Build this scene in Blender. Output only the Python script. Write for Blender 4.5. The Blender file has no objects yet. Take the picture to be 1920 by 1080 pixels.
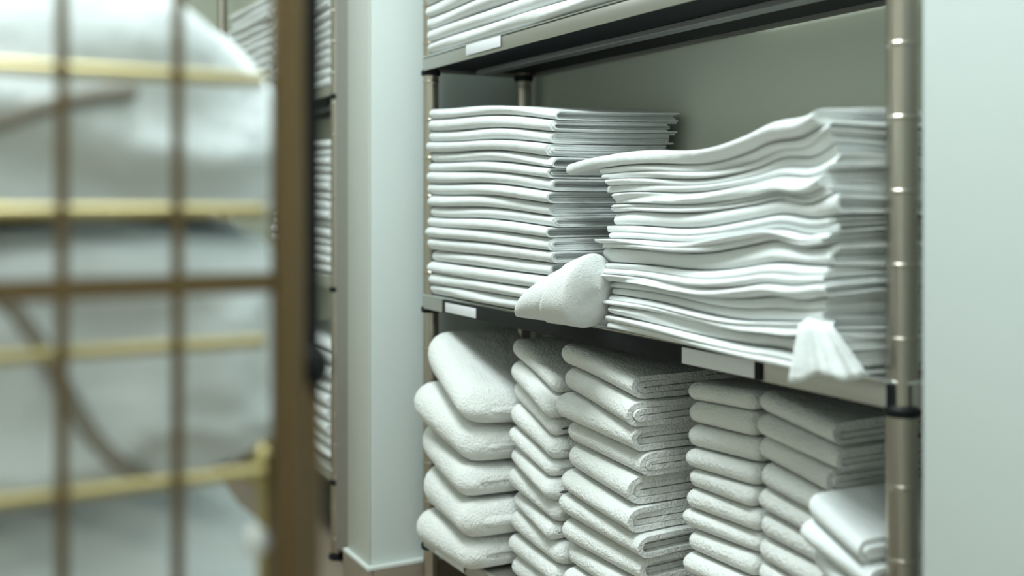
import bpy, bmesh, math, random
import numpy as np
from mathutils import Vector, Matrix

# ------------------------------------------------------------------ scene
S = bpy.context.scene
COL = S.collection
PI = math.pi

# camera: level, standing in the aisle, looking obliquely along the rack
cd = bpy.data.cameras.new('camera')
cam = bpy.data.objects.new('camera', cd)
COL.objects.link(cam)
S.camera = cam
cam.location = (0, 0, 0.86)
cam.rotation_euler = (PI / 2, 0, math.radians(61.8))
cd.sensor_width = 36
cd.lens = 38.44
cd.shift_y = -0.0849
cd.clip_start = 0.02
cd.dof.use_dof = True
cd.dof.focus_distance = 1.62
cd.dof.aperture_fstop = 38.44 / 16.5

# world: closed room, faint neutral ambient only
W = bpy.data.worlds.new('world')
S.world = W
W.use_nodes = True
W.node_tree.nodes['Background'].inputs[0].default_value = (0.8, 0.9, 0.88, 1)
W.node_tree.nodes['Background'].inputs[1].default_value = 0.05

S.view_settings.view_transform = 'Standard'
S.view_settings.look = 'None'
S.view_settings.gamma = 1
S.view_settings.use_curve_mapping = False
S.view_settings.exposure = 0.0
LAMP_COLOR = (0.865, 0.985, 1.0)
LAMP_WATT = 48.0

# ------------------------------------------------------------------ materials
def mat(name, col, rough=0.6, metal=0.0, noise=None, bump=None, sheen=0.0, spec=0.5, emit=None):
    """noise=(scale, amount, second colour); bump=(scale, strength, distance)"""
    m = bpy.data.materials.new(name)
    m.use_nodes = True
    nt = m.node_tree
    b = nt.nodes['Principled BSDF']
    b.inputs['Base Color'].default_value = (*col, 1)
    b.inputs['Roughness'].default_value = rough
    b.inputs['Metallic'].default_value = metal
    b.inputs['Specular IOR Level'].default_value = spec
    if sheen:
        b.inputs['Sheen Weight'].default_value = sheen
        b.inputs['Sheen Roughness'].default_value = 0.6
    tc = nt.nodes.new('ShaderNodeTexCoord')
    if noise:
        n = nt.nodes.new('ShaderNodeTexNoise')
        n.inputs['Scale'].default_value = noise[0]
        n.inputs['Detail'].default_value = 4
        r = nt.nodes.new('ShaderNodeMix')
        r.data_type = 'RGBA'
        r.inputs['A'].default_value = (*col, 1)
        r.inputs['B'].default_value = (*noise[2], 1)
        mm = nt.nodes.new('ShaderNodeMath')
        mm.operation = 'MULTIPLY'
        mm.inputs[1].default_value = noise[1]
        nt.links.new(tc.outputs['Object'], n.inputs['Vector'])
        nt.links.new(n.outputs['Fac'], mm.inputs[0])
        nt.links.new(mm.outputs[0], r.inputs['Factor'])
        nt.links.new(r.outputs['Result'], b.inputs['Base Color'])
    if bump:
        last = None
        for bb in (bump if isinstance(bump, list) else [bump]):
            n2 = nt.nodes.new('ShaderNodeTexNoise')
            n2.inputs['Scale'].default_value = bb[0]
            n2.inputs['Detail'].default_value = 3
            bp = nt.nodes.new('ShaderNodeBump')
            bp.inputs['Strength'].default_value = bb[1]
            bp.inputs['Distance'].default_value = bb[2]
            nt.links.new(tc.outputs['Object'], n2.inputs['Vector'])
            nt.links.new(n2.outputs['Fac'], bp.inputs['Height'])
            if last: nt.links.new(last.outputs['Normal'], bp.inputs['Normal'])
            last = bp
        nt.links.new(last.outputs['Normal'], b.inputs['Normal'])
    if emit:
        b.inputs['Emission Color'].default_value = (*emit[0], 1)
        b.inputs['Emission Strength'].default_value = emit[1]
    return m

M = {
 'sheet':  mat('white_cotton', (0.80, 0.828, 0.82), 0.85, bump=[(34, 0.5, 0.006), (320, 0.3, 0.0015)], sheen=0.15, spec=0.2),
 'terry':  mat('white_terry', (0.84, 0.855, 0.825), 0.95, noise=(40, 0.35, (0.78, 0.79, 0.75)), bump=[(30, 0.55, 0.009), (260, 0.9, 0.0035)], sheen=0.3, spec=0.1),
 'waffle': mat('white_waffle_cotton', (0.80, 0.815, 0.80), 0.9, bump=[(22, 0.4, 0.008), (420, 0.7, 0.002)], sheen=0.2, spec=0.1),
 'bag':    mat('laundry_bag_cotton', (0.76, 0.80, 0.81), 0.9, noise=(7, 0.5, (0.70, 0.74, 0.75)), bump=[(11, 0.6, 0.03), (60, 0.3, 0.004)], sheen=0.1, spec=0.2),
 'band_brown':   mat('grey_brown_matt', (0.30, 0.27, 0.23), 0.9),
 'steel':  mat('brushed_steel', (0.56, 0.54, 0.50), 0.38, 1.0, bump=(900, 0.05, 0.0005)),
 'rim':    mat('polished_steel_edge', (0.80, 0.83, 0.82), 0.2, 1.0),
 'post':   mat('nickel_tube', (0.50, 0.455, 0.39), 0.30, 1.0),
 'under':  mat('underside_shade_black', (0.008, 0.009, 0.011), 0.6, spec=0.15),  # shade beneath the shelves, put into the colour
 'brace':  mat('zinc_channel', (0.30, 0.30, 0.30), 0.45, 0.6),
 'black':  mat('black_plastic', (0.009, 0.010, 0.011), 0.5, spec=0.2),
 'paper':  mat('label_paper', (0.82, 0.84, 0.86), 0.6),
 'paint':  mat('white_wall_paint', (0.655, 0.715, 0.695), 0.55, noise=(3, 0.25, (0.625, 0.685, 0.665)), bump=(90, 0.06, 0.002)),
 'guard':  mat('corner_guard_plastic', (0.60, 0.63, 0.585), 0.4),
 'alcove': mat('olive_shade_wall_paint', (0.62, 0.65, 0.55), 0.7, noise=(2.5, 0.3, (0.58, 0.60, 0.50)), bump=(90, 0.06, 0.002)),  # olive tone of the shaded back wall, mixed into its colour
 'far':    mat('grey_green_wall_paint', (0.68, 0.69, 0.63), 0.7),
 'ceil':   mat('ceiling_paint', (0.72, 0.74, 0.69), 0.9),
 'tile':   mat('brown_skirting', (0.26, 0.215, 0.165), 0.45, noise=(14, 0.6, (0.20, 0.16, 0.12)), bump=(60, 0.1, 0.002)),
 'ledge':  mat('skirting_caulk', (0.66, 0.69, 0.66), 0.6),
 'floor':  mat('brown_floor', (0.30, 0.245, 0.185), 0.5, noise=(6, 0.6, (0.22, 0.175, 0.13))),
 'brass':  mat('polished_brass', (0.50, 0.42, 0.20), 0.42, 1.0),
 'bronze': mat('dull_bronze', (0.20, 0.135, 0.07), 0.34, 0.9, noise=(25, 0.5, (0.13, 0.09, 0.05))),
 'rubber': mat('grey_rubber', (0.10, 0.10, 0.10), 0.8),
 'cabinet':mat('grey_cabinet_steel', (0.42, 0.41, 0.385), 0.42, 0.35, bump=(500, 0.04, 0.0005)),
 'white_plastic': mat('white_plastic', (0.8, 0.82, 0.8), 0.4),
 'diffuser': mat('lamp_diffuser', (0.9, 0.9, 0.9), 0.5, emit=(LAMP_COLOR, 3.0)),
 'lampbody': mat('lamp_housing', (0.8, 0.8, 0.8), 0.4),
}

# ------------------------------------------------------------------ helpers
def link(name, mesh, m, parent=None, loc=None):
    o = bpy.data.objects.new(name, mesh)
    COL.objects.link(o)
    if m is not None and not mesh.materials:
        mesh.materials.append(M[m] if isinstance(m, str) else m)
    if parent: o.parent = parent
    if loc: o.location = loc
    return o

def empty(name, loc, label, cat, group=None, rz=0):
    o = bpy.data.objects.new(name, None)
    o.empty_display_size = 0.05
    COL.objects.link(o)
    o.location = loc
    o.rotation_euler.z = rz
    return tag(o, label, cat, group)

def tag(o, label, cat, group=None):
    o['label'] = label
    o['category'] = cat
    if group: o['group'] = group
    return o

def struct(o):
    o['kind'] = 'structure'
    return o

def bm_mesh(name, bm, smooth=None):
    bmesh.ops.recalc_face_normals(bm, faces=bm.faces)
    me = bpy.data.meshes.new(name)
    bm.to_mesh(me)
    bm.free()
    if smooth is not None:
        me.polygons.foreach_set('use_smooth', [True] * len(me.polygons))
        me.set_sharp_from_angle(angle=math.radians(smooth))
    return me

def box_bm(x0, x1, y0, y1, z0, z1, bevel=0.0, bm=None, seg=2):
    own = bm is None
    b = bmesh.new()
    vs = [b.verts.new(p) for p in ((x0,y0,z0),(x1,y0,z0),(x1,y1,z0),(x0,y1,z0),(x0,y0,z1),(x1,y0,z1),(x1,y1,z1),(x0,y1,z1))]
    for f in ((0,3,2,1),(4,5,6,7),(0,1,5,4),(1,2,6,5),(2,3,7,6),(3,0,4,7)):
        b.faces.new([vs[i] for i in f])
    if bevel:
        bmesh.ops.bevel(b, geom=b.edges[:], offset=bevel, segments=seg, affect='EDGES', profile=0.5)
    if own: return b
    tmp = bpy.data.meshes.new('tmp'); b.to_mesh(tmp); b.free()
    bm.from_mesh(tmp); bpy.data.meshes.remove(tmp)
    return bm

def box(name, x0, x1, y0, y1, z0, z1, m, parent=None, bevel=0.0):
    return link(name, bm_mesh(name, box_bm(x0,x1,y0,y1,z0,z1,bevel), 40 if bevel else None), m, parent)

def tube_mesh(name, pts, r, n=14, caps=True, smooth=60):
    """round tube along a polyline (pts: Vectors), radius a number or list"""
    pts = [Vector(p) for p in pts]
    rr = r if isinstance(r, (list, tuple)) else [r] * len(pts)
    bm = bmesh.new()
    rings = []
    t0 = (pts[1] - pts[0]).normalized()
    ref = Vector((0, 0, 1)) if abs(t0.z) < 0.9 else Vector((1, 0, 0))
    u = t0.cross(ref).normalized()
    for i, p in enumerate(pts):
        if i == 0: t = pts[1] - pts[0]
        elif i == len(pts) - 1: t = pts[-1] - pts[-2]
        else: t = (pts[i+1] - pts[i]).normalized() + (pts[i] - pts[i-1]).normalized()
        t.normalize()
        u = (u - t * u.dot(t)).normalized()
        v = t.cross(u)
        rings.append([bm.verts.new(p + (u * math.cos(a) + v * math.sin(a)) * rr[i]) for a in [2*PI*k/n for k in range(n)]])
    for a, b in zip(rings, rings[1:]):
        for k in range(n):
            bm.faces.new((a[k], a[(k+1) % n], b[(k+1) % n], b[k]))
    if caps:
        bm.faces.new(rings[0][::-1]); bm.faces.new(rings[-1])
    return bm_mesh(name, bm, smooth)

def tube(name, pts, r, m, parent=None, n=14):
    return link(name, tube_mesh(name, pts, r, n), m, parent)

def lathe_mesh(name, prof, n=24):
    """prof: list of (r, z)"""
    pts = [(0, 0, z) for r, z in prof]
    bm = bmesh.new()
    rings = [[bm.verts.new((r*math.cos(2*PI*k/n), r*math.sin(2*PI*k/n), z)) for k in range(n)] for r, z in prof]
    for a, b in zip(rings, rings[1:]):
        for k in range(n):
            bm.faces.new((a[k], a[(k+1) % n], b[(k+1) % n], b[k]))
    bm.faces.new(rings[0][::-1]); bm.faces.new(rings[-1])
    return bm_mesh(name, bm, 25)

ORD = ['bottom', 'first', 'second', 'third', 'fourth', 'fifth', 'sixth', 'seventh', 'eighth', 'ninth', 'tenth',
       'eleventh', 'twelfth', 'thirteenth', 'fourteenth', 'fifteenth', 'sixteenth', 'seventeenth', 'eighteenth']
def nth_top(k, n):
    i = n - k                       # k counted from the bottom, 0-based
    if i == 1: return 'topmost'
    if k == 0: return 'bottom one'
    return ORD[i] + ' from the top'

# ------------------------------------------------------------------ the room
BACK = 1.118
RF = 0.855            # front edge of the rack
RL, RR = -1.985, -0.773   # left and right ends of the rack
RB = 1.100            # rear edge of the rack
Z4, Z3, Z2, Z1 = 1.606, 1.143, 0.680, 0.217     # shelf tops
PF = 0.770            # front of the wall piers
CEIL = 2.6

struct(box('floor', -4.6, 1.6, -1.5, BACK + 0.1, -0.1, 0.0, 'floor'))
struct(box('ceiling', -4.6, 1.6, -1.5, BACK + 0.1, CEIL, CEIL + 0.1, 'ceil'))
struct(box('wall_back', -4.6, 1.6, BACK, BACK + 0.1, 0, CEIL, 'alcove'))
struct(box('wall_left', -4.6, -4.5, -1.5, BACK, 0, CEIL, 'alcove'))
struct(box('wall_right', 1.5, 1.6, -1.5, BACK, 0, CEIL, 'far'))
struct(box('wall_front', -4.5, 1.5, -1.5, -1.4, 0, CEIL, 'far'))
pier = struct(box('wall_left_pier', -2.142, -2.02, PF, BACK, 0, CEIL, 'paint', bevel=0.003))
struct(box('wall_right_pier', -0.676, 1.5, PF, BACK, 0, CEIL, 'paint', bevel=0.004))
# corner guard strip on the pier's front edge, with the thin dark joint beside it
g = struct(box('trim_1', -2.144, -2.0225, PF - 0.004, PF - 0.0004, 0.145, CEIL - 0.01, 'guard', bevel=0.0012))
# skirting round the piers (brown tiles with a pale caulked ledge on top)
def skirting(name, x0, x1, y0, y1, tiles):
    o = struct(link(name, bm_mesh(name, box_bm(x0, x1, y0, y1, 0.138, 0.145, 0.001)), 'ledge'))
    for (a, b, c, d) in tiles:
        link('tile', bm_mesh('tile', box_bm(a, b, c, d, 0.002, 0.1375, 0.0012), 40), 'tile', o)
    return o
skirting('baseboard_left', -2.152, -2.008, PF - 0.012, BACK - 0.001,
         [(-2.152, -2.0605, PF - 0.012, PF - 0.0005), (-2.0595, -2.008, PF - 0.012, PF - 0.0005),
          (-2.0195, -2.008, PF + 0.0005, PF + 0.196), (-2.0195, -2.008, PF + 0.198, BACK - 0.001)])
skirting('baseboard_right', -0.688, 1.49, PF - 0.012, PF - 0.0005,
         [(-0.688 + i * 0.3, -0.688 + i * 0.3 + 0.298, PF - 0.012, PF - 0.0005) for i in range(7)])

# ------------------------------------------------------------------ ceiling lamp and two added fill lamps
def ceiling_lamp(x, y, label, watt=LAMP_WATT):
    t = empty('ceiling_lamp', (x, y, CEIL), label, 'lamp', 'ceiling lamps')
    box('lamp_housing', -0.62, 0.62, -0.31, 0.31, -0.06, -0.0005, 'lampbody', t, 0.004)
    box('lamp_diffuser', -0.59, 0.59, -0.28, 0.28, -0.068, -0.0605, 'diffuser', t, 0.002)
    l = bpy.data.lights.new('lamp_light', 'AREA')
    l.shape = 'RECTANGLE'; l.size = 1.15; l.size_y = 0.54
    l.energy = watt; l.color = LAMP_COLOR
    o = bpy.data.objects.new('lamp_light', l)
    COL.objects.link(o); o.parent = t; o.location = (0, 0, -0.075)
    return t
ceiling_lamp(-0.88, 0.03, 'long ceiling lamp over the aisle in front of the towel rack')
ceiling_lamp(-3.3, 0.0, 'added dim fill lamp over the aisle in front of second rack', 10.0)  # unseen lamp added to brighten the second rack
ceiling_lamp(0.75, -0.45, 'added dim fill lamp out of view at the near end of the aisle', 11.0)  # unseen fill added behind the camera for bag fronts and right-facing sides

# ------------------------------------------------------------------ steel shelving racks
def rounded_rect(x0, x1, y0, y1, r, n=6):
    pts = []
    for cx, cy, a0 in ((x1-r, y0+r, -PI/2), (x1-r, y1-r, 0), (x0+r, y1-r, PI/2), (x0+r, y0+r, PI)):
        for k in range(n + 1):
            a = a0 + PI/2 * k / n
            pts.append((cx + r*math.cos(a), cy + r*math.sin(a)))
    return pts

def loft(name, loops, m, parent, cap0=False, cap1=False, smooth=40):
    bm = bmesh.new()
    rs = [[bm.verts.new(p) for p in L] for L in loops]
    n = len(rs[0])
    for a, b in zip(rs, rs[1:]):
        for k in range(n):
            bm.faces.new((a[k], a[(k+1) % n], b[(k+1) % n], b[k]))
    if cap0: bm.faces.new(rs[0][::-1])
    if cap1: bm.faces.new(rs[-1])
    return link(name, bm_mesh(name, bm, smooth), m, parent)

def build_rack(name, x0, x1, label, ztop=1.72, detail=True):
    """origin at left front floor corner; local x to the right, y to the wall"""
    L, D = x1 - x0, RB - RF
    t = empty(name, (x0, RF, 0), label, 'shelving rack')
    ins = 0.0185
    # four grooved posts
    prof = [(0.0105, 0.012), (0.0135, 0.014), (0.0155, 0.02)]
    z = 0.05
    while z < ztop - 0.02:
        prof += [(0.0155, z - 0.0028), (0.0164, z - 0.0012), (0.0164, z + 0.0012), (0.0155, z + 0.0028)]
        z += 0.0745
    prof += [(0.0155, ztop - 0.004), (0.012, ztop)]
    pm = lathe_mesh('post', prof)
    fm = lathe_mesh('foot', [(0.019, 0.0005), (0.021, 0.003), (0.021, 0.009), (0.012, 0.0115)])
    for px, py in ((ins, ins), (L - ins, ins), (ins, D - ins), (L - ins, D - ins)):
        p = link('post', pm, 'post', t, (px, py, 0))
        link('foot', fm, 'black', p)
    H = 0.029
    for zt in (Z1, Z2, Z3, Z4):
        R = lambda i, z: [(x, y, z) for x, y in rounded_rect(i, L - i, i, D - i, 0.030 - i)]
        sh = loft('shelf', [R(0.0022, zt - 0.003), R(0.0022, zt - H), R(0.0002, zt - H), R(0, zt - 0.0025),
                            R(0.0012, zt - 0.0008), R(0.003, zt - 0.0008)], 'steel', t, cap0=False, cap1=True)
        # bright rolled edge along the top
        loft('top_edge', [R(-0.0012, zt - 0.004), R(-0.0016, zt - 0.0018), R(0.0004, zt - 0.0002), R(0.006, zt - 0.0002), R(0.006, zt - 0.0006)], 'rim', sh)
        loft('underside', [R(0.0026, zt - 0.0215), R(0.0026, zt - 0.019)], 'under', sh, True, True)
        # stiffening channels under the shelf
        b = box_bm(0.03, L - 0.03, D*0.46, D*0.57, zt - 0.031, zt - 0.0218, 0.001)
        link('stiffener', bm_mesh('stiffener', b), 'brace', sh)
        for px, py in ((ins, ins), (L - ins, ins), (ins, D - ins), (L - ins, D - ins)):
            c = link('collar', lathe_mesh('collar', [(0.0168, -0.008), (0.0185, -0.007), (0.0195, 0.0), (0.0168, 0.004)], 18), 'black', sh, (px, py, zt - 0.03))
    return t

rack = build_rack('shelving_rack', RL, RR, 'tall steel shelving rack full of white linen between two wall piers')
shelves = [c for c in rack.children if c.name.startswith('shelf')]
s1, s2, s3, s4 = shelves
def lip_x(x): return x - RL
def paper_label(shelf, xa, xb, z0, z1, y=-0.0034):
    o = box('label', lip_x(xa), lip_x(xb), y - 0.0006, y, z0, z1, 'paper', shelf, 0.0002)
    o['label'] = 'white paper label'
    return o
# middle shelf: black ticket strip with two labels
st = box('ticket_strip', lip_x(-1.865), lip_x(-0.980), -0.0034, -0.0017, Z2 - 0.0285, Z2 - 0.0042, 'black', s2, 0.0004)
paper_label(s2, -1.850, -1.722, Z2 - 0.026, Z2 - 0.0085)
paper_label(s2, -1.128, -0.990, Z2 - 0.027, Z2 - 0.0065)
paper_label(s3, -1.765, -1.632, Z3 - 0.0225, Z3 - 0.004, -0.0018)
paper_label(s1, -1.900, -1.775, Z1 - 0.026, Z1 - 0.0065, -0.0018)
# dark reflection on the middle shelf's right front corner, modelled as a black piece
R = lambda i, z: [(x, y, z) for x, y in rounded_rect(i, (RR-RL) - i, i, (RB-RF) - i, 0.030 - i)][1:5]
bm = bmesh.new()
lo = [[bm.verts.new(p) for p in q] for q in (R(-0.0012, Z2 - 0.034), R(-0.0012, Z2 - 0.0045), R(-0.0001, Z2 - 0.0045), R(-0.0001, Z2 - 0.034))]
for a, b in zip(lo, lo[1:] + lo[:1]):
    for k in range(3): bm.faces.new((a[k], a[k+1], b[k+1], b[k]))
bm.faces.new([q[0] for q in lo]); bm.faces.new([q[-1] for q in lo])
link('corner_dark_reflection', bm_mesh('corner_dark_reflection', bm, 30), 'black', s2)

rack2 = build_rack('shelving_rack', -3.70, -2.50, 'second steel shelving rack seen in the gap left of the narrow pier')

# narrow grey cabinet between the pier and the second rack
cab = empty('steel_cabinet', (-2.32, RF + 0.002, 0), 'narrow grey steel cabinet standing beside the narrow white pier', 'cabinet')
box('body', -0.165, 0.165, 0.014, 0.250, 0.03, 1.95, 'cabinet', cab, 0.002)
box('plinth', -0.155, 0.155, 0.03, 0.245, 0.0005, 0.0295, 'black', cab)
box('door', -0.162, 0.162, 0.0, 0.0135, 0.04, 1.94, 'cabinet', cab, 0.002)

# ------------------------------------------------------------------ folded linen
class Wave:
    """smooth random field of x and y (metres)"""
    def __init__(s, rng, n, fx, fy):
        s.k = [(rng.uniform(-fx, fx), rng.uniform(-fy, fy), rng.uniform(0, 2*PI), rng.uniform(0.4, 1)) for _ in range(n)]
        s.n = sum(a[3] for a in s.k)
    def __call__(s, x, y):
        r = 0
        for a, b, p, w in s.k: r = r + w * np.sin(a*x + b*y + p)
        return r / s.n

TOPO = {}
def strip_faces(P, NX, nstrip):
    key = (P, NX, nstrip)
    if key in TOPO: return TOPO[key]
    F = []
    per = 2 * P * NX
    for s in range(nstrip):
        o = s * per
        O = lambda i, p: o + i * 2 * P + p
        I = lambda i, p: o + i * 2 * P + P + p
        for i in range(NX - 1):
            for p in range(P - 1):
                F.append((O(i,p), O(i+1,p), O(i+1,p+1), O(i,p+1)))
                F.append((I(i,p), I(i,p+1), I(i+1,p+1), I(i+1,p)))
            F.append((O(i,0), I(i,0), I(i+1,0), O(i+1,0)))
            F.append((O(i,P-1), O(i+1,P-1), I(i+1,P-1), I(i,P-1)))
        for p in range(P - 1):
            F.append((O(0,p), O(0,p+1), I(0,p+1), I(0,p)))
            F.append((O(NX-1,p), I(NX-1,p), I(NX-1,p+1), O(NX-1,p+1)))
    TOPO[key] = F
    return F

def linen_stack(name, origin, width, depth, thick, m, label, cat, group, rz=0.0, seed=1, nested=2, sets=1,
                taper=0.0, tnoise=0.12, yj=0.006, xj=0.006, wob=0.003, round_end=(0.0, 0.0), nx=22, edge=0.004,
                bulge=1.1, tfun=None, items=None, freq=(15, 7), fluff=0.0):
    """a stack of separately folded cloths; each cloth a mesh object of its own.
       origin: left front bottom corner; thick: list of thicknesses from the bottom up
       taper: extra thickness at the left (+) or right (-) end as a share of the cloth."""
    rng = random.Random(seed)
    n = len(thick)
    waves = [Wave(rng, 4, *freq) for _ in range(n)]
    def T(k, x, y):
        s = x / width
        f = 1 + taper * (0.5 - s) + tnoise * waves[k](x, y)
        if tfun: f = f * tfun(k, n, s, y)
        return thick[k] * np.clip(f, 0.35, 3)
    NS, NA = 5, 10
    P = 2 * NS + NA
    out = []
    cosr, sinr = math.cos(rz), math.sin(rz)
    for k in range(n):
        it = (items or {}).get(k - n, (items or {}).get(k, {}))
        U = it.get('sets', sets[k % len(sets)] if isinstance(sets, (list, tuple)) else sets)
        mm = it.get('nested', nested)
        t = thick[k]
        dx0 = it.get('x0', rng.uniform(-xj, xj)); dx1 = it.get('x1', rng.uniform(-xj, xj))
        dy = it.get('dy', rng.uniform(-yj, yj)); dd = rng.uniform(-yj, yj)
        w1 = Wave(rng, 3, 22, 4)
        skew = rng.uniform(-1, 1) * yj
        V = []
        sx = np.linspace(0, 1, nx)
        sx = 0.5 - 0.5 * np.cos(PI * (0.08 + 0.84 * sx)); sx = (sx - sx[0]) / (sx[-1] - sx[0])
        nst = 0
        for u in range(U):
            zc = (u + 0.5) / U
            half = 0.5 / U * 0.97
            udy = rng.uniform(0, 0.35) * yj if U > 1 else 0
            for i in range(mm):
                ro = half * (1 - i / mm)
                ri = half * max(1 - (i + 0.90) / mm, 0.04)
                paths = []
                back = depth + dd - rng.uniform(0, 0.02) - i * 0.004
                for r in (ro, ri):
                    ya = np.linspace(back, half * t + 0.012, NS)
                    za = np.full(NS, zc + r)
                    th = np.linspace(PI/2, 3*PI/2, NA)
                    yb = half * t + r * t * bulge * np.cos(th) + (0.0)
                    zb = zc + r * np.sin(th)
                    yc = ya[::-1]; zd = np.full(NS, zc - r)
                    paths.append((np.concatenate([ya, yb, yc]), np.concatenate([za, zb, zd])))
                e0 = rng.uniform(-1, 1) * edge - i * edge * 0.5; e1 = rng.uniform(-1, 1) * edge - i * edge * 0.5
                we = Wave(rng, 3, 1, 40)
                pw = []
                for (yy, zz) in paths:
                    x = sx[:, None] * (width + dx1 - dx0) + dx0 + 0 * yy[None, :]
                    y = yy[None, :] + 0 * x
                    z = zz[None, :] + 0 * x
                    s_ = sx[:, None]
                    x = x + (s_**5) * (e1 + edge * 0.7 * we(0, y)) - ((1 - s_)**5) * (e0 + edge * 0.7 * we(3, y))
                    y2 = y + dy + udy + skew * (s_ - 0.5) * 2 + wob * w1(x, z * 1.5)
                    # rounded ends: the roll thins and pulls back towards its ends
                    e = round_end
                    pinch = np.ones_like(x)
                    if e[0] > 0:
                        q = np.clip(1 - (s_ * (width) / e[0]), 0, 1); pinch = pinch * np.sqrt(np.clip(1 - q*q*0.93, 0, 1)); y2 = y2 + np.where(y < depth*0.5, 1, 0) * q*q * t * 0.4
                    if e[1] > 0:
                        q = np.clip(1 - ((1 - s_) * (width) / e[1]), 0, 1); pinch = pinch * np.sqrt(np.clip(1 - q*q*0.93, 0, 1)); y2 = y2 + np.where(y < depth*0.5, 1, 0) * q*q * t * 0.4
                    B = 0
                    for j in range(k): B = B + T(j, x, y2)
                    Tk = T(k, x, y2)
                    zz2 = B + Tk * (0.5 + (z - 0.5) * pinch * 0.955)
                    pw.append(np.stack([x, y2, zz2], -1))
                V.append(np.concatenate(pw, axis=1).reshape(-1, 3))
                nst += 1
        V = np.concatenate(V)
        zb = V[:, 2].min()
        base = Vector((width / 2, depth / 2, zb))
        V = V - np.array([width / 2, depth / 2, zb])
        me = bpy.data.meshes.new(name)
        me.from_pydata(V.tolist(), [], strip_faces(P, nx, nst))
        me.polygons.foreach_set('use_smooth', [True] * len(me.polygons))
        me.set_sharp_from_angle(angle=math.radians(50))
        o = link(name, me, m)
        o.location = (origin[0] + base.x * cosr - base.y * sinr, origin[1] + base.x * sinr + base.y * cosr, origin[2] + zb + 0.0006)
        o.rotation_euler.z = rz
        lb = it.get('label') or label.format(nth_top(k, n))
        tag(o, lb, cat, group)
        out.append(o)
    return out

def thicks(n, total, seed, var=0.15):
    rng = random.Random(seed)
    a = [1 + rng.uniform(-var, var) for _ in range(n)]
    s = sum(a)
    return [total * v / s for v in a]

# top shelf: bottom of a stack of thin sheets
linen_stack('folded_sheet', (-1.938, 0.856, Z3), 0.66, 0.24, thicks(7, 0.165, 3), 'sheet',
            'white folded sheet on the upper shelf, {} of its stack', 'sheet', 'sheets on the upper shelf', seed=11, nested=3, nx=26, bulge=1.2)

# middle shelf, left: tall neat stack
linen_stack('folded_sheet', (-1.927, 0.853, Z2), 0.463, 0.243, thicks(17, 0.345, 5, 0.12), 'sheet',
            'white folded sheet in the tall neat stack on middle shelf, {}', 'sheet', 'neat stack of sheets on the middle shelf',
            seed=21, nested=3, nx=26, bulge=1.3, tnoise=0.15, taper=0.09, yj=0.004, xj=0.005, wob=0.003, edge=0.007)

# middle shelf, right: large crumpled stack leaning out over the shelf edge
def fan(k, n, s, y):
    return 1 + 0.12 * np.clip(s, 0, 1.1) + 0.16 * np.sin(7.5 * s + k * 0.55) * np.clip(s - 0.15, 0, 1) \
        + np.clip((s - 0.70) / 0.3, 0, 1) * (0.17 * np.sin(26 * s + 2.1 * k) + 0.15 * np.sin(30 * y + 1.7 * k))
N = 15
RS = (-1.302, 0.850, Z2)
RSA = math.radians(-5.5)
big = linen_stack('folded_bed_sheet', RS, 0.476, 0.235, thicks(N, 0.237, 9, 0.36), 'sheet',
            'large white bed sheet in the crumpled stack overhanging the middle shelf, {}', 'bed sheet', 'crumpled stack of bed sheets',
            rz=RSA, seed=31, nested=2, sets=[2, 1, 2, 2, 1], nx=48, bulge=1.1, tnoise=0.22, yj=0.007, xj=0.004, wob=0.006, edge=0.007,
            tfun=fan, freq=(14, 7),
            items={-1: {'x0': -0.125, 'sets': 1, 'dy': -0.004}, -2: {'x0': -0.02}})

# lower shelf, column 1: five thick bath towels slumping to the right
linen_stack('bath_towel', (-1.922, 0.812, Z1), 0.245, 0.20, [0.066, 0.080, 0.062, 0.076, 0.086], 'terry',
            'thick soft white bath towel at the left end of lower shelf, {}', 'towel', 'thick bath towels at the left end',
            rz=0.0, seed=41, nested=2, taper=0.24, tnoise=0.10, yj=0.012, xj=0.012, wob=0.004, round_end=(0.055, 0.03), nx=26, edge=0.004, bulge=1.0)
# column 2
linen_stack('hand_towel', (-1.666, 0.884, Z1), 0.180, 0.17, thicks(11, 0.386, 7, 0.22), 'terry',
            'white hand towel in second towel column from the left, {}', 'towel', 'hand towels in the second column',
            rz=math.radians(-5), seed=51, nested=2, taper=0.12, tnoise=0.10, yj=0.007, xj=0.005, wob=0.003, round_end=(0.02, 0.012), edge=0.004)
# column 3
linen_stack('hand_towel', (-1.468, 0.872, Z1), 0.205, 0.21, thicks(11, 0.408, 8, 0.12), 'terry',
            'white hand towel in third towel column, folded ends visible, {}', 'towel', 'hand towels in the third column',
            seed=61, nested=2, taper=0.05, tnoise=0.10, yj=0.007, xj=0.006, wob=0.003, round_end=(0.02, 0.0), edge=0.006, bulge=1.2)
# column 4
linen_stack('face_towel', (-1.190, 0.898, Z1), 0.142, 0.18, thicks(14, 0.405, 10, 0.10), 'terry',
            'white face towel in shaded fourth towel column, {}', 'towel', 'face towels in the fourth column',
            seed=71, nested=2, taper=-0.03, tnoise=0.07, yj=0.004, xj=0.004, wob=0.002, round_end=(0.014, 0.010), edge=0.003)
# column 5
linen_stack('face_towel', (-1.042, 0.897, Z1), 0.128, 0.18, thicks(14, 0.402, 12, 0.10), 'terry',
            'white face towel in fifth towel column by the right post, {}', 'towel', 'face towels in the fifth column',
            seed=81, nested=2, taper=0.035, tnoise=0.07, yj=0.004, xj=0.004, wob=0.002, round_end=(0.014, 0.0), edge=0.004)
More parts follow.
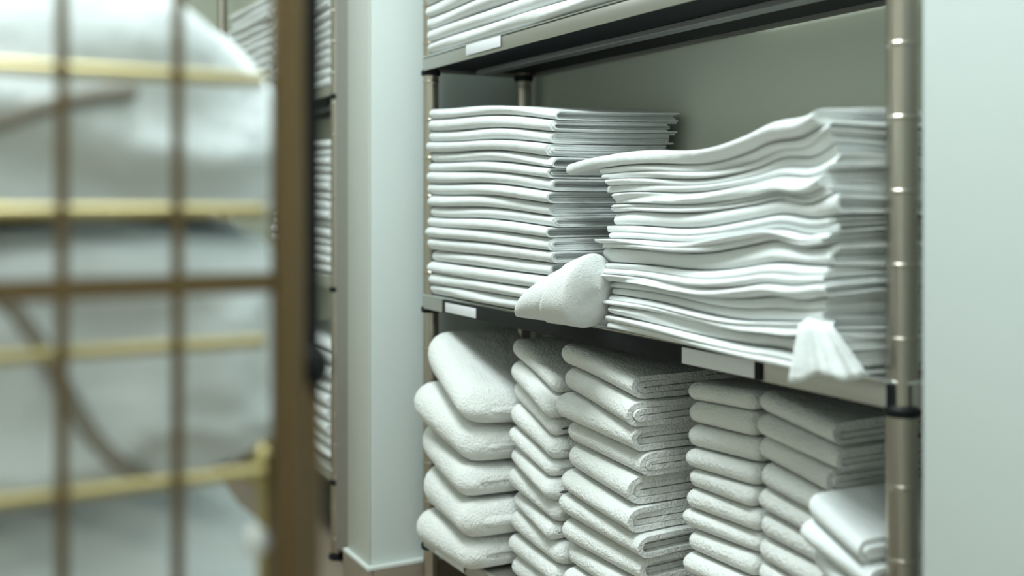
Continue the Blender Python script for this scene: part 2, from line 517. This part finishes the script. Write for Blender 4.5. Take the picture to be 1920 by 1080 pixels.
# low pile at the right end of the lower shelf
linen_stack('folded_pillowcase', (-0.898, 0.840, Z1), 0.082, 0.222, thicks(11, 0.310, 14, 0.2), 'sheet',
            'white folded pillowcase in pile against right post, {}', 'pillowcase', 'pillowcases against the right post',
            seed=91, nested=2, taper=0.12, tnoise=0.12, yj=0.008, xj=0.003, wob=0.004, edge=0.004, round_end=(0.01, 0))

# second rack: stacks seen in the gap
for z, nn, hh, sd, what in ((Z2, 15, 0.335, 15, 'middle'), (Z3, 11, 0.26, 16, 'upper'), (Z1, 9, 0.30, 17, 'lower')):
    linen_stack('folded_sheet', (-3.045, 0.872, z), 0.48, 0.22, thicks(nn, hh, sd, 0.1), 'sheet',
                'white folded sheet on second rack, ' + what + ' shelf, {}', 'sheet', 'sheets on the second rack, ' + what + ' shelf',
                seed=100 + sd, nested=1, nx=10, bulge=1.2)
linen_stack('folded_sheet', (-3.58, 0.872, Z3), 0.50, 0.22, thicks(12, 0.32, 19, 0.1), 'sheet',
            'white folded sheet at far end of second rack, {}', 'sheet', 'sheets at the far end of the second rack',
            seed=120, nested=1, nx=10, bulge=1.2)

# ------------------------------------------------------------------ rolled cloth lying on the shelf edge
def rolled_cloth():
    """blunt cone of wrapped cloth: narrow at the left, an outer wrap over its right half, tucked-in right end"""
    Ls, NSx, NQ = 0.160, 64, 72
    V = []; F = []
    sm = lambda a: max(0, min(1, a))**2 * (3 - 2 * max(0, min(1, a)))
    for i in range(NSx):
        s = i / (NSx - 1)
        if s < 0.86:
            x = s / 0.86; f = x
            Rr = 0.051 * (0.02 + 0.98 * x**0.52)
            xx = x * Ls
        else:                       # turned over the rim and tucked inside
            g_ = (s - 0.86) / 0.14; f = 1
            Rr = 0.051 * max(0.06, math.cos(g_ * PI / 2))
            xx = Ls + 0.013 * math.sin(g_ * PI / 2)
        Rc = 0.051 * (0.02 + 0.98 * f**0.52)
        for j in range(NQ):
            a = 2 * PI * j / NQ
            edge = 0.60 + 0.12 * math.sin(a + 0.6) + 0.03 * math.sin(2 * a)
            step = (1 if s < 0.86 else 1 - (s - 0.86) / 0.14) * 0.0030 * sm((f - edge) / 0.04) - 0.0006 * sm((f - edge + 0.07) / 0.06) * (1 - sm((f - edge) / 0.05))
            r = Rr + step + 0.0012 * math.sin(3 * a + 4 * f) * f
            sag = 1.0 + 0.10 * (math.cos(a) > 0) * 0
            V.append((xx + 0.006 * math.sin(a) * f, -r * 1.04 * math.cos(a), Rc * 0.96 + r * 0.98 * math.sin(a)))
    for i in range(NSx - 1):
        for j in range(NQ):
            a = i * NQ + j; b = i * NQ + (j + 1) % NQ
            F.append((a, b, b + NQ, a + NQ))
    F.append(tuple(range(NQ))[::-1])
    F.append(tuple((NSx - 1) * NQ + j for j in range(NQ)))
    V = np.array(V); V[:, 2] -= V[:, 2].min()
    me = bpy.data.meshes.new('rolled_cloth')
    me.from_pydata(V.tolist(), [], F)
    me.polygons.foreach_set('use_smooth', [True] * len(me.polygons))
    me.set_sharp_from_angle(angle=math.radians(60))
    o = link('rolled_cloth', me, 'waffle')
    o.location = (-1.468, 0.796, Z2 + 0.0002)
    o.rotation_euler.z = math.radians(12)
    tag(o, 'cone-shaped rolled white cloth between the two stacks on middle shelf', 'cloth')
rolled_cloth()

# ------------------------------------------------------------------ brass cage trolley in the foreground
CX = -0.606       # plane of the cage panel facing the camera
cart = empty('cage_trolley', (CX, 0.181, 0), 'brass wire cage trolley holding white laundry bags in the blurred foreground', 'trolley')
CW, CLN, CH = 0.56, 0.62, 1.62
zc = 0.86
def ctube(name, a, b, r, m='bronze', parent=None, n=14): return tube(name, [a, b], r, m, parent or cart, n)
# posts
for px, py in ((0, 0), (0, -CW), (-CLN, 0), (-CLN, -CW)):
    p = ctube('post', (px, py, 0.13), (px, py, CH), 0.0098)
    link('cap', lathe_mesh('cap', [(0.011, 0), (0.011, 0.006), (0.006, 0.011)], 14), 'black', p, (px, py, CH))
# front panel: upright wires
k = 0
y = -0.061
while y > -CW + 0.02:
    ctube('upright_wire', (0.0, y, 0.172), (0.0, y, CH - 0.05), 0.0032)
    y -= 0.0581
# brass cross wires just behind the uprights
for dz in (-0.60, -0.525, -0.45, -0.375, -0.302, -0.228, -0.153, -0.0795, -0.0055, 0.0685, 0.1425, 0.2165, 0.2905, 0.3645, 0.4385, 0.5125, 0.5865):
    ctube('cross_wire', (-0.0075, -CW + 0.005, zc + dz), (-0.0075, -0.012, zc + dz), 0.0036, 'brass')
# flat rails
for dz in (-0.0455, 0.70, -0.69):
    b = box_bm(-0.004, 0.004, -CW + 0.009, -0.009, zc + dz - 0.0055, zc + dz + 0.0055, 0.001)
    link('flat_rail', bm_mesh('flat_rail', b), 'bronze', cart)
# far end panel and closed side
for i in range(9):
    y = -0.061 - i * 0.0581
    if y > -CW + 0.02: ctube('upright_wire', (-CLN, y, 0.172), (-CLN, y, CH - 0.05), 0.0032)
for dz in (-0.60, -0.45, -0.302, -0.153, -0.0055, 0.1425, 0.2905, 0.4385, 0.5865):
    ctube('cross_wire', (-CLN, -CW + 0.005, zc + dz), (-CLN, -0.005, zc + dz), 0.0036, 'brass')
    ctube('cross_wire', (-CLN + 0.005, -CW, zc + dz), (-0.005, -CW, zc + dz), 0.0036, 'brass')
for i in range(1, 6):
    ctube('upright_wire', (-CLN * i / 6, -CW, 0.172), (-CLN * i / 6, -CW, CH - 0.05), 0.0032)
for z in (0.17, CH - 0.05):
    ctube('frame_rail', (-CLN, -CW, z), (0, -CW, z), 0.008)
    ctube('frame_rail', (-CLN, -CW, z), (-CLN, 0, z), 0.008)
    ctube('frame_rail', (0, -CW, z), (0, 0, z), 0.008)
ctube('frame_rail', (-CLN, 0, 0.17), (0, 0, 0.17), 0.008)
# deck
box('deck', -CLN + 0.006, -0.006, -CW + 0.006, -0.006, 0.178, 0.190, 'cabinet', cart, 0.001)
# castors
for px, py in ((0, 0), (0, -CW), (-CLN, 0), (-CLN, -CW)):
    c = link('castor_fork', bm_mesh('castor_fork', box_bm(px - 0.016, px + 0.016, py - 0.018, py + 0.018, 0.108, 0.13, 0.002)), 'post', cart)
    box('fork_cheek', px - 0.012, px + 0.012, py - 0.018, py - 0.0145, 0.045, 0.1075, 'post', c)
    box('fork_cheek', px - 0.012, px + 0.012, py + 0.0145, py + 0.018, 0.045, 0.1075, 'post', c)
    w = link('wheel', lathe_mesh('wheel', [(0.02, -0.012), (0.047, -0.012), (0.05, -0.008), (0.05, 0.008), (0.047, 0.012), (0.02, 0.012)]), 'rubber', c)
    w.location = (px, py, 0.0502); w.rotation_euler.x = PI / 2
# drop bolt: lower tube, black rod with knob
ctube('bolt_tube', (-0.0145, 0.0145, 0.15), (-0.0145, 0.0145, 0.758), 0.0088)
ctube('bolt_tube_bracket', (-0.006, 0.006, 0.40), (-0.0145, 0.0145, 0.40), 0.006)
ctube('bolt_tube_bracket', (-0.006, 0.006, 0.70), (-0.0145, 0.0145, 0.70), 0.006)
rod = ctube('bolt_rod', (-0.010, 0.0178, 0.745), (-0.010, 0.0178, 1.50), 0.0046, 'black')
link('bolt_knob', lathe_mesh('bolt_knob', [(0.003, -0.012), (0.008, -0.009), (0.0102, -0.002), (0.0102, 0.003), (0.008, 0.009), (0.004, 0.013)], 18), 'black', rod, (-0.010, 0.0178, 0.764))
ctube('bolt_guide', (-0.004, 0.006, 1.30), (-0.010, 0.0155, 1.30), 0.005, 'black')
# inner brass corner tube with a rounded head
ctube('corner_tube', (-0.020, -0.0078, 0.18), (-0.020, -0.0078, 0.715), 0.0045, 'brass')
link('tube_head', lathe_mesh('tube_head', [(0.003, -0.014), (0.0075, -0.010), (0.0085, 0.0), (0.0075, 0.009), (0.003, 0.014)], 16), 'brass', cart, (-0.0205, -0.0085, 0.706))
link('white_stopper', lathe_mesh('white_stopper', [(0.004, -0.009), (0.0075, -0.005), (0.0085, 0.0), (0.0075, 0.005), (0.004, 0.009)], 16), 'white_plastic', cart, (-0.021, -0.012, 0.664))

# ------------------------------------------------------------------ laundry bags
def bag(name, c, r, label, seed, folds=0.012, lean=(0, 0), flat=0.55, dark_band=None, power=2.4, rz=0, zpower=None):
    rng = random.Random(seed)
    nu, nv = 120, 72
    u = np.linspace(0, 2*PI, nu, endpoint=False)[None, :]
    v = np.linspace(-PI/2, PI/2, nv)[:, None]
    e = 2.0 / power
    sp = lambda a: np.sign(a) * np.abs(a)**e
    X = sp(np.cos(v)) * sp(np.cos(u)); Y = sp(np.cos(v)) * sp(np.sin(u)); Z = np.sign(np.sin(v)) * np.abs(np.sin(v))**(2.0 / (zpower or power)) + 0 * u
    if zpower:
        cz = np.abs(np.cos(v))**(2.0 / zpower); X = cz * sp(np.cos(u)); Y = cz * sp(np.sin(u))
    ws = [Wave(rng, 4, 4.5, 4.5) for _ in range(3)]
    a = ws[0](X * 1.6 + Z, Y * 1.6 - Z * 0.7)
    b = 1 - np.abs(ws[1](X * 2.2 + Z * 1.4, Y * 2.2 + Z * 0.9)) * 2
    c2 = 1 - np.abs(ws[2](X * 3.5 - Z * 2.5, Y * 3.5 + Z * 3.1)) * 2
    d = folds * (1.6 * a + 0.9 * b + 0.45 * c2)
    rr = np.array(r)
    nrm = np.sqrt(X*X + Y*Y + Z*Z)
    px = X * r[0] + X / nrm * d; py = Y * r[1] + Y / nrm * d; pz = Z * r[2] + Z / nrm * d
    pz = np.where(pz < -r[2] * flat, -r[2] * flat + (pz + r[2] * flat) * 0.08, pz)
    px = px + lean[0] * pz; py = py + lean[1] * pz
    V = np.stack([px, py, pz], -1)
    zmin = V[..., 2].min(); V[..., 2] -= zmin
    F = []
    for i in range(nv - 1):
        for j in range(nu):
            F.append((i*nu + j, i*nu + (j+1) % nu, (i+1)*nu + (j+1) % nu, (i+1)*nu + j))
    me = bpy.data.meshes.new(name)
    me.from_pydata(V.reshape(-1, 3).tolist(), [], F)
    me.polygons.foreach_set('use_smooth', [True] * len(me.polygons))
    bm = bmesh.new(); bm.from_mesh(me)
    bmesh.ops.remove_doubles(bm, verts=bm.verts, dist=1e-5)
    bm.to_mesh(me); bm.free()
    o = link(name, me, 'bag')
    o.location = (c[0], c[1], c[2])
    o.rotation_euler.z = rz
    tag(o, label, 'laundry bag', 'laundry bags in the cage trolley')
    if dark_band:
        # narrow grey-brown band following the surface between (u, v) pairs
        pts = []
        (u0, v0), (u1, v1) = dark_band
        for q in range(17):
            f = q / 16
            j = int(((u0 + (u1 - u0) * f) / (2*PI)) * nu) % nu
            i = int(((v0 + (v1 - v0) * f) / PI + 0.5) * (nv - 1))
            p = V[i, j]
            pts.append((p[0], p[1], p[2]))
        A = np.array(pts)
        for _ in range(6): A[1:-1] = (A[:-2] + A[1:-1] + A[2:]) / 3
        A[:, 0] += 0.004
        pts = [tuple(p) for p in A]
        s = tube('dark_band', pts, 0.0045, 'band_brown', o, 8)
    return o, float(V[..., 2].max())

_, h3 = bag('laundry_bag', (-0.832, 0.020, 0.1905), (0.168, 0.228, 0.260), 'white laundry bag at the bottom of the cage trolley', 5, flat=0.86, folds=0.013, power=2.9)
_, h2 = bag('laundry_bag', (-0.815, 0.012, 0.191 + h3), (0.168, 0.212, 0.078), 'slumped white laundry bag in the middle of cage trolley', 8, flat=0.95, folds=0.007, power=2.6, zpower=5.0, dark_band=((0.10, 0.25), (0.50, -0.75)))
_, h1 = bag('laundry_bag', (-0.815, 0.008, 0.180 + h3 + h2), (0.168, 0.218, 0.128), 'big round white laundry bag on top in the cage trolley', 13, flat=0.30, folds=0.010, power=2.15, dark_band=((6.30, 0.02), (6.72, 0.24)))

# ------------------------------------------------------------------ draped corner of the lowest crumpled sheet
def draped_corner(parent):
    NA_, NR = 60, 10
    tx, ty = 0.93, 0.37
    nxv, nyv = 0.37, -0.93
    V = []; F = []
    for i in range(NA_):
        a = i / (NA_ - 1)
        Hm = 0.062 + 0.004 * math.sin(a * 9 + 1.0) - 0.010 * a
        for j in range(NR):
            q = j / (NR - 1)
            tt = (a - 0.5) * (0.030 + 0.052 * q) + 0.020 * q
            pl = math.sin(a * 13 + 1.2 * q) + 0.4 * math.sin(a * 29 + 2)
            out = (-0.020 if j == 0 else -0.0015) + 0.013 * q**0.6 + 0.0034 * pl * q
            z = -Hm * q
            V.append((tt * tx + out * nxv, tt * ty + out * nyv, z))
    for i in range(NA_ - 1):
        for j in range(NR - 1):
            a = i * NR + j
            F.append((a, a + 1, a + NR + 1, a + NR))
    me = bpy.data.meshes.new('draped_corner')
    me.from_pydata(V, [], F)
    me.polygons.foreach_set('use_smooth', [True] * len(me.polygons))
    o = link('draped_corner', me, 'sheet')
    sd = o.modifiers.new('thickness', 'SOLIDIFY'); sd.thickness = 0.0016
    o.parent = parent
    o.matrix_parent_inverse = (Matrix.Translation(parent.location) @ Matrix.Rotation(RSA, 4, 'Z')).inverted()
    o.location = (-0.838, 0.799, 0.740)
    o['label'] = 'fanned corner hanging down'
draped_corner(big[0])
